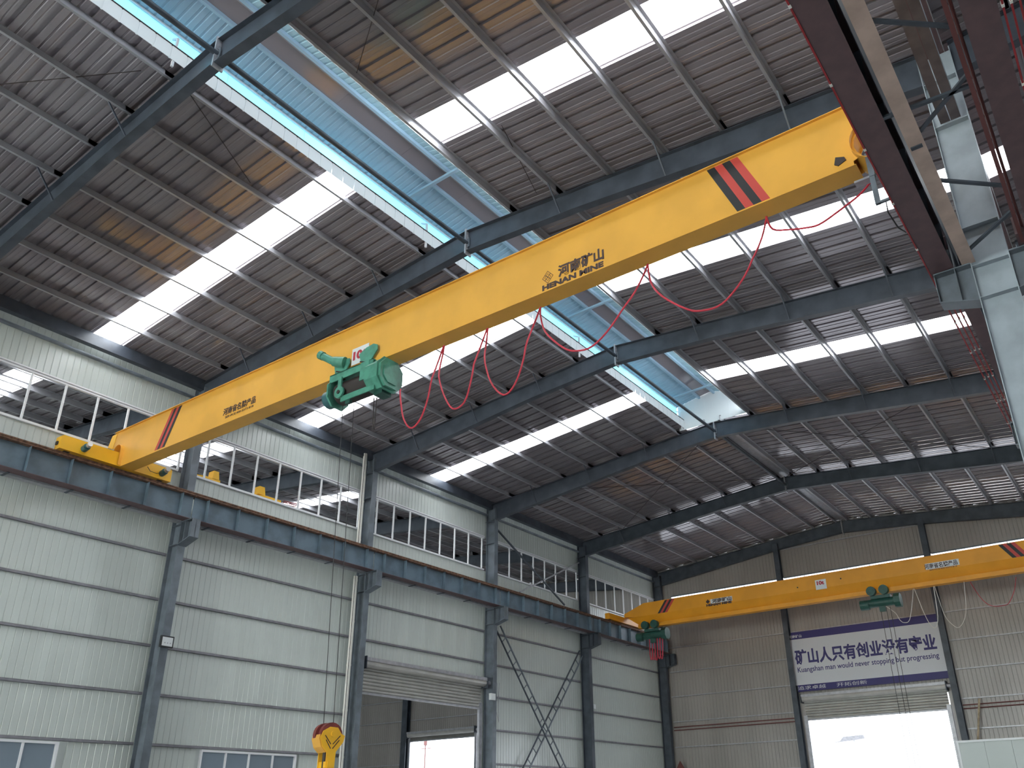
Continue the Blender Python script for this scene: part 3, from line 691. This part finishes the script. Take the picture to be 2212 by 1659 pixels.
MB().cyl((HX, HY + .18, 2.15), (HX, HY + .18, 3.0), .05, 10).path([(HX, HY + .18, 2.15), (HX - .08, HY + .18, 2.02), (HX - .06, HY + .18, 1.86), (HX + .06, HY + .18, 1.80), (HX + .18, HY + .18, 1.88), (HX + .20, HY + .18, 2.0)], .045, 8).build('hook', 'dark', hb, True)
hb.rotation_euler = (0, 0, math.radians(75))
for i, (xa, xb, dy) in enumerate(((10.75, 11.10, 0), (11.02, 11.27, .1))):
    c = MB().cyl((xb - .02, YG + dy, 3.15), (xa, YG + dy, 10.62), .008, 6).build('wire_rope', 'rope', None, False, (xb, YG + dy, 3.15))
    tag(c, ['left wire rope running from the green hoist down to the hook block', 'right wire rope running from the green hoist down to the hook block'][i], 'wire rope')
c = MB().cyl((11.80, YG, 10.42), (11.84, YG, 9.60), .012, 6).cyl((11.84, YG + .05, 10.42), (11.85, YG + .03, 9.60), .012, 6).build('pendant_cable', 'dark', None, False, (11.84, YG, 9.6)); tag(c, 'short dark twin cable hanging below the green hoist', 'cable')
# festoon cables
def k2(p): return (CAM.x + (p[0] - CAM.x) * .9975, 12.07, CAM.z + (p[1] - CAM.z) * .9975)
FE = [[(12.59, 10.4), (12.65, 10.04), (12.77, 9.6), (13.0, 9.32), (13.24, 9.42), (13.42, 9.75), (13.53, 10.23), (13.58, 10.89), (13.60, 11.3)],
      [(13.62, 11.3), (13.66, 11.0), (13.72, 10.5), (13.91, 9.89), (14.2, 9.44), (14.52, 9.5), (14.69, 9.97), (14.77, 10.45), (14.83, 11.0), (14.86, 11.3)],
      [(14.88, 11.3), (14.94, 10.95), (15.02, 10.42), (15.22, 9.75), (15.56, 9.35), (15.84, 9.5), (16.05, 9.96), (16.17, 10.57), (16.25, 11.0), (16.29, 11.3)],
      [(16.3, 11.3), (16.36, 11.0), (16.58, 10.48), (17.02, 9.95), (17.34, 9.76), (17.71, 9.74), (18.14, 10.02), (18.57, 10.52), (18.78, 11.0), (18.86, 11.3)],
      [(18.86, 11.3), (18.98, 10.74), (19.25, 10.26), (19.72, 9.8), (20.03, 9.66), (20.38, 9.66), (20.76, 9.95), (21.02, 10.32), (21.2, 10.8), (21.29, 11.3)],
      [(21.28, 11.3), (21.4, 10.9), (21.7, 10.72), (21.97, 10.61), (22.21, 10.56), (22.5, 10.68), (22.9, 10.9), (23.1, 11.1)]]
def smooth(p, n=4):
    o = []
    for i in range(len(p) - 1):
        a = p[max(i - 1, 0)]; b = p[i]; c = p[i + 1]; d = p[min(i + 2, len(p) - 1)]
        for j in range(n):
            t = j / n; o.append(tuple(.5 * ((2 * b[k]) + (c[k] - a[k]) * t + (2 * a[k] - 5 * b[k] + 4 * c[k] - d[k]) * t * t + (3 * b[k] - a[k] - 3 * c[k] + d[k]) * t ** 3) for k in range(3)))
    return o + [tuple(p[-1])]
fl = ['red festoon cable loop nearest the green hoist', 'second red festoon cable loop from the hoist', 'third red festoon cable loop from the hoist', 'wide red festoon loop passing across the blue ventilator',
      'wide red festoon loop right of the lettering, over the right roof slope', 'shallow red festoon loop at the right end of the near girder']
for F, l in zip(FE, fl):
    p = smooth([k2(q) for q in F]); p = [(x, YG + .30 * max(0, min(1, (z - 10.3))), z) for x, _, z in p]
    c = MB().path(p, .019, 6).build('festoon_cable', 'cable', None, True, (p[0][0], p[0][1], p[0][2])); tag(c, l, 'cable')

# ------------------------------------------------------------------ far crane
YF = 41.9
cf = empty('bridge_crane', (12, 42.2, 11.0), 'yellow overhead crane at the far end in front of the banner wall', 'overhead crane')
ZT, ZI, ZW, ZL = 12.33, 11.64, 11.22, 11.0
end = [(.88, 11.90), (2.1, ZT), (23.2, ZT), (24.0, 11.9), (24.0, 11.75), (23.4, ZI), (1.6, ZI), (.88, 11.72)]
MB().prism(end, 'y', YF, YF + .5).build('girder_web', 'yellow3', cf)
v = [(x, y, z) for x0 in ((1.1, ZI, 1.7, ZW), (23.6, ZI, 23.0, ZW)) for x, y, z in ((x0[0], YF, x0[1]), (x0[2], YF + .20, x0[3]), (x0[2], YF + .30, x0[3]), (x0[0], YF + .5, x0[1]))]
MB().poly(v, [(0, 4, 5, 1), (1, 5, 6, 2), (2, 6, 7, 3), (0, 1, 2, 3), (7, 6, 5, 4)]).build('lower_web', 'yellow3', cf)
MB().box(1.7, 23.1, YF + .06, YF + .44, ZL, ZL + .2).build('bottom_flange', 'yellow3', cf)
MB().box(2.1, 23.2, YF - .03, YF + .53, ZT, ZT + .012).build('top_flange', 'yellow3', cf)
def stripes2(x, seq, dx, w):
    for i, c in enumerate(seq):
        a = x + i * w
        MB().prism([(a, ZT - .01), (a + w, ZT - .01), (a + w + dx, ZI + .01), (a + dx, ZI + .01)], 'y', YF - .006, YF).build('warning_stripe', c, cf)
stripes2(3.5, ('black', 'red', 'black', 'red'), -.5, .15); stripes2(20.35, ('black', 'red', 'black', 'red'), .45, .17)
pt = MB().box(6.2, 7.45, YF - .006, YF - .002, 11.72, 11.96).build('decal_patch', 'plate', cf)
text('logo_text', '河南矿山', 'ink', cf, 6.3, YF - .007, 11.74, .22, 1.1, .008); text('logo_text', 'HENAN MINE', 'ink', cf, 5.95, YF - .007, 11.60, .13, 1.45, .008)
m = MB(); m.prism([(6.05, 11.98), (5.93, 11.86), (6.05, 11.74), (6.17, 11.86)], 'y', YF - .006, YF - .002); m.build('logo_emblem', 'ink', cf)
pt = MB().box(17.15, 18.62, YF - .006, YF - .002, 11.72, 12.00).build('decal_patch', 'plate', cf)
text('slogan_text', '河南省名牌产品', 'ink', cf, 17.1, YF - .007, 11.74, .24, 1.45, .004); text('slogan_text', 'SERVICE:400-0373-818', 'ink', cf, 17.3, YF - .007, 11.65, .07, 1.2, .0)
pl = MB().box(11.92, 12.46, YF - .03, YF - .01, 11.58, 12.06).build('capacity_plate', 'plate', cf)
text('capacity_text', '10t', 'signred', pl, 12.0, YF - .035, 11.80, .2, .36, .01)
for x, z in ((11.0, 11.85), (13.2, 11.95)): MB().cyl((x, YF - .03, z), (x, YF, z), .035, 8).build('bolt_hole', 'dark', cf)
def truck_f(xc, y0, y1):
    pts = [(y0, 11.38), (y0, 11.70), (y1, 11.70), (y1, 11.38)]
    b = MB().prism(pts, 'x', xc - .14, xc + .14).build('end_truck', 'yellow3', cf)
    for yy in (y0 + .28, y1 - .28): MB().cyl((xc - .05, yy, 11.49), (xc + .05, yy, 11.49), .14, 12).build('wheel', 'dark', b, True)
truck_f(.78, 40.2, 44.0); truck_f(23.61, 40.2, 44.0)
def small_hoist(x, label, mm, mot=1):
    q = empty('electric_hoist', (x, YF + .2, 10.5), label, 'hoist')
    MB().cyl((x - .55, YF + .1, 10.55), (x + .65, YF + .1, 10.55), .20, 14).build('rope_drum', mm, q, True)
    MB().prism(octo(YF + .1, 10.55, .30, .30), 'x', x + .65, x + .92).build('gearbox', mm, q)
    MB().cyl((x - .95, YF + .1, 10.52), (x - .55, YF + .1, 10.52), .24, 14).build('hoist_motor', mm, q, True)
    MB().box(x - .4, x + .5, YF - .1, YF + .3, 10.72, 10.86).build('drum_frame', mm, q)
    for d in (-.3, .28):
        MB().cyl((x + d, YF - .25, 11.08), (x + d, YF - .02, 11.08), .22, 14).build('trolley_wheel_cover', mm, q, True)
        MB().box(x + d - .06, x + d + .06, YF - .05, YF + .1, 10.8, 11.1).build('hanger', mm, q)
    MB().box(x - .1, x + .16, YF, YF + .2, 10.12, 10.36).build('rope_guide', mm, q)
    return q
small_hoist(14.86, 'dark green hoist under the far crane above the banner', 'green_dark')
small_hoist(2.55, 'dark hoist at the left end of the far crane with bundled red cables', 'green_dark')
for i in range(5):
    x = 2.25 + i * .16; p = smooth([(x, YF + .3, 10.9), (x + .02, YF + .2, 10.0), (x + .05, YF + .15, 9.4 - .06 * (i % 3)), (x + .12, YF + .2, 9.3), (x + .15, YF + .25, 10.0), (x + .17, YF + .3, 10.9)])
    tag(MB().path(p, .03, 6).build('festoon_cable', 'cable', None, True, p[0]), '%s of five red cables bundled under the left end of the far crane' % ('leftmost', 'second', 'middle', 'fourth', 'rightmost')[i], 'cable', 'bundled red cables at the left end of the far crane')
FF = [([(16.42, 11.0), (16.51, 10.52), (16.62, 9.92), (16.78, 9.35), (17.0, 9.1), (17.2, 9.6), (17.28, 10.98)], 'pvc'), ([(17.32, 10.98), (17.4, 10.3), (17.49, 9.65), (17.68, 9.23), (18.0, 9.0), (18.4, 9.6), (18.6, 10.98)], 'pvc'),
      ([(18.85, 10.94), (18.98, 10.55), (19.19, 10.06), (19.5, 9.75), (20.0, 9.7), (20.24, 9.82), (20.55, 10.33), (20.72, 10.85)], 'cable'), ([(15.0, 10.4), (15.2, 10.2), (15.41, 9.97), (15.53, 9.66), (15.7, 9.51), (15.95, 9.6), (16.2, 10.3), (16.38, 11.0)], 'pvc')]
for (F, mm), l in zip(FF, ('pale festoon loop right of the far hoist, in front of the banner corner', 'pale festoon loop in front of the right wall post', 'red festoon loop at the right under the far girder', 'pale festoon loop starting at the far hoist')):
    p = smooth([(a, YF + .25, b) for a, b in F]); tag(MB().path(p, .014, 5).build('festoon_cable', mm, None, True, p[0]), l, 'cable')
for i, x in enumerate((14.80, 15.06, 15.24)):
    tag(MB().cyl((x, YF + .1, 10.3), (x + .02, YF + .1, 2.5), .012, 5).build('wire_rope', 'rope', None, False, (x, YF, 2.5)), '%s of the three thin wire ropes hanging from the far hoist across the banner' % ('leftmost', 'middle', 'rightmost')[i], 'wire rope', 'ropes of the far hoist')
# trucks of the cranes in the neighbouring bay, seen through the strip windows
for y0, l in ((15.9, 'yellow crane end truck behind the second window strip, nearer one'), (18.6, 'yellow crane end truck behind the second window strip, farther one')):
    c = empty('crane_end_truck', (-1.2, y0, 12.2), l, 'crane part')
    MB().prism([(y0 - .3, 12.25), (y0 - .3, 12.72), (y0 + .2, 12.80), (y0 + .85, 12.80), (y0 + .85, 12.25)], 'x', -1.35, -1.05).build('truck_box', 'yellow2', c)
    MB().prism([(y0 + (.52 if y0 < 17 else -.2), 12.78), (y0 + (.55 if y0 < 17 else -.17), 13.10), (y0 + (.75 if y0 < 17 else .05), 13.10), (y0 + (.80 if y0 < 17 else .12), 12.78)], 'x', -1.35, -1.05).build('end_stop', 'yellow2', c)
for i in range(3):
    tag(MB().bar((-1.1, 19.6, 12.72 + .06 * i), (-1.3, 20.5, 12.86 + .06 * i), .02, .03).build('conductor_bar', 'bar', None, False, (-1.2, 20, 12.8)), '%s of the three red conductor bars behind the second window strip' % ('lowest', 'middle', 'topmost')[i], 'conductor rail', 'red bars behind the second window strip')

# ------------------------------------------------------------------ bracing on the left wall
def ladder(a, b, label, xo):
    c = empty('ladder_brace', (xo, (a[0] + b[0]) / 2, (a[1] + b[1]) / 2), label, 'bracing')
    A = Vector((xo, *a)); B = Vector((xo, *b)); d = (B - A).normalized(); n = Vector((1, 0, 0)).cross(d) * .19
    for s in (-1, 1): MB().bar(A + s * n, B + s * n, .05, .06, (1, 0, 0)).build('stringer', 'steel_dark' if s < 0 else 'steel', c)
    L = (B - A).length; k = int(L / .62)
    for i in range(1, k): p = A + d * (L * i / k); MB().bar(p - n, p + n, .035, .035, (1, 0, 0)).build('rung', 'steel', c)
ladder((31.15, 9.55), (38.2, 1.4), 'ladder like diagonal brace sloping down to the right from the bracketed column', .36)
ladder((38.35, 9.35), (31.6, 1.4), 'ladder like diagonal brace sloping down to the left, crossing the other one', .20)
for a, b, l, mm in (((30.95, 14.45), (36.9, 11.65), 'dark diagonal rod brace across the fourth window strip', 'steel_dark'), ((38.4, 14.25), (33.0, 11.6), 'grey diagonal rod brace rising to the dark column across the fourth window strip', 'galv')):
    c = MB().bar((.2, *a), (.2, *b), .07, .07).build('diagonal_brace', mm, None, False, (.2, a[0], a[1])); tag(c, l, 'bracing')
# thin roof rods
rods = [((3.0, FY[3] + .2), (12.1, FY[4] - .2), 'crossing down from the ridge'), ((12.1, FY[3] + .2), (3.0, FY[4] - .2), 'crossing up to the ridge'), ((12.3, FY[3] + .2), (21.4, FY[4] - .2), 'right slope, running away'), ((21.4, FY[3] + .2), (12.3, FY[4] - .2), 'right slope, running back')]
for (a, b, l) in rods:
    c = MB().bar((a[0], a[1], sheet(a[0]) - .26), (b[0], b[1], sheet(b[0]) - .26), .02, .02).build('roof_rod', 'dark', None, False, (a[0], a[1], sheet(a[0]) - .26)); tag(c, 'thin roof bracing rod beyond the ventilator end, ' + l, 'bracing')
for (a, b, l) in [((10.5, FY[0] + .3), (9.2, FY[1] - 5.0), 'left slope in the nearest full bay'), ((17.0, FY[0] + .3), (13.9, FY[0] + 2.2), 'right slope near the top edge'), ((15.6, 11.9), (14.8, 14.4), 'right slope before the second rafter'), ((5.9, FY[0] - 3.4), (10.2, FY[0] - .6), 'left slope at the top left corner')]:
    c = MB().bar((a[0], a[1], sheet(a[0]) - .1), (b[0], b[1], sheet(b[0]) - .1), .014, .014).build('sag_rod', 'dark', None, False, (a[0], a[1], sheet(a[0]) - .1)); tag(c, 'thin sag rod between purlins, ' + l, 'bracing')

# ------------------------------------------------------------------ small things on the left wall
for z0, z1, l in ((11.23, 15.35, 'white downpipe length above the runway beam beside the second column'), (0, 10.2, 'white downpipe length below the runway beam beside the second column')):
    dp = empty('downpipe', (.30, 22.30, z0), l, 'pipe')
    MB().cyl((.30, 22.30, z0), (.30, 22.30, z1), .085, 14).build('pipe', 'pvc', dp, True)
    z = z0 + .4
    while z < z1: MB().cyl((.30, 22.30, z), (.30, 22.30, z + .07), .094, 14).build('coupling', 'pvc', dp, True); z += 1.6
    MB().cyl((.395, 22.20, z0), (.395, 22.20, z1), .012, 6).build('cord', 'dark', dp)
fl = empty('floodlight', (.75, 14.62, 6.4), 'square white faced floodlight with black rim on the leftmost column', 'floodlight')
hs = MB().box(.66, .74, 14.46, 14.88, 6.40, 6.74).build('housing', 'black', fl)
MB().box(.74, .745, 14.50, 14.84, 6.44, 6.70).build('lens', 'plate', fl)
m = MB()
for i in range(3): m.cyl((.745, 14.59 + i * .09, 6.53), (.752, 14.59 + i * .09, 6.53), .02, 8)
m.build('led', 'galv', fl)
MB().box(.50, .66, 14.60, 14.64, 6.48, 6.52).build('mounting_arm', 'steel', fl)
def cabinet(x, y, z, w, h, l, mm='plate'):
    c = empty('control_box', (x, y, z), l, 'control box'); MB().box(x, x + .12, y, y + w, z, z + h).build('case', mm, c); MB().box(x + .12, x + .125, y + .02, y + w - .02, z + .02, z + h - .02).build('lid', mm, c)
cabinet(.55, 30.28, 6.27, .32, .28, 'small white control box on the column right of the roller shutter')
cabinet(.30, 39.05, 6.62, .22, .22, 'small white switch box beside the dark far column')
ch = MB().path([(.35, 31.1, 7.1), (.42, 31.12, 6.5), (.40, 30.9, 6.1), (.5, 31.05, 5.4), (.45, 31.1, 6.6), (.40, 31.2, 7.1)], .012).build('pull_chain', 'galv', None, False, (.4, 31.1, 6)); tag(ch, 'looped pull chain of the side roller shutter', 'chain')

# ------------------------------------------------------------------ end wall things
bn = empty('banner', (12.1, YE - .05, 7.5), 'large blue and white banner with navy Chinese and English slogan above the far door', 'banner')
MB().box(8.05, 16.30, YE - .06, YE - .01, 7.55, 10.76).build('board', 'navy', bn)
MB().box(8.05, 16.20, YE - .068, YE - .06, 7.90, 10.36).build('white_field', 'banner', bn)
text('slogan_text', '矿山人只有创业没有守业', 'inkblue', bn, 8.42, YE - .069, 8.96, .84, 7.45, .028)
text('slogan_text', 'Kuangshan man would never stopping but progressing', 'inkblue', bn, 8.48, YE - .069, 8.48, .36, 7.4, .004)
text('small_text', '追求卓越', 'banner', bn, 8.35, YE - .061, 7.64, .20, 1.55, .0); text('small_text', '开拓创新', 'banner', bn, 10.5, YE - .061, 7.64, .20, 1.6, .0)
text('small_text', '河南矿山', 'banner', bn, 8.2, YE - .061, 10.44, .17, .75, .004)
for i, z in enumerate((6.22, 6.05)):
    for x0, x1, s in ((.6, 8.0, 'left'), (16.5, 24, 'right')):
        tag(MB().cyl((x0, YE - .06, z), (x1, YE - .06, z), .028, 8).build('wall_pipe', 'pipe_red', None, True, (x0, YE - .06, z)), '%s thin brown red pipe on the end wall, %s of the door' % (('upper', 'lower')[i], s), 'pipe')
        
tag(MB().cyl((17.33, YE - .25, 6.44), (16.55, YE - .45, 3.0), .05, 8).build('timber_pole', 'wood', None, True, (16.55, YE - .45, 3.0)), 'leaning bare timber pole right of the far door', 'pole')
sb = empty('site_box', (20.5, 40.2, 0), 'pale panel sided site box standing at the bottom right corner', 'cabin')
for i in range(6): MB().box(17.36 + i, 18.35 + i, 40.0, 40.06, 0, 4.05).build('side_panel', 'box', sb)
MB().box(17.32, 23.4, 39.96, 42.5, 4.05, 4.13).build('roof_edge', 'plate', sb); MB().box(17.36, 17.42, 40.06, 42.4, 0, 4.05).build('side_panel', 'box', sb)
MB().box(17.32, 17.40, 39.97, 40.02, 0, 4.05).build('corner_post', 'plate', sb)
for a, b in ((8.0, 8.58), (15.93, 16.2)): MB().box(a, b, YE + .08, YE + .12, 0, 7.0).build('wall_panel', 'wall_end', we)
fig = empty('warning_sign', (1.15, 46.9, 0), 'small orange painted stand at the foot of the corner column', 'sign')
MB().cyl((1.15, 46.9, 0), (1.15, 46.9, 3.9), .03, 8).build('post', 'pipe_red', fig); MB().prism([(.75, 3.7), (1.15, 4.35), (1.55, 3.7)], 'y', 46.88, 46.9).build('board', 'pipe_red', fig)
# outside
yc = empty('yard_crane', (7, 60, 0), 'distant pale yard crane beam against the white sky in the far doorway', 'crane')
MB().prism([(5.7, 5.70), (6.3, 5.80), (6.55, 6.05), (7.9, 6.1), (7.95, 5.88), (7.2, 5.80), (6.5, 5.76)], 'y', 60, 60.3).build('jib', 'galv', yc)
MB().cyl((7.2, 60.15, 0), (7.2, 60.15, 5.8), .05, 8).build('mast', 'whitesheet', yc)
lp = empty('lamp_post', (-30.75, 60, 0), 'thin rust orange mast with a cross arm in the bright doorway beyond the side door', 'mast')
MB().cyl((-30.75, 60, 0), (-30.75, 60, 8.2), .05, 8).build('mast', 'pipe_red', lp); MB().box(-31.3, -29.8, 59.97, 60.03, 7.25, 7.31).build('cross_arm', 'pipe_red', lp)
MB().box(-30.87, -30.63, 59.9, 60.1, 7.55, 8.1).build('lamp_head', 'pipe_red', lp)
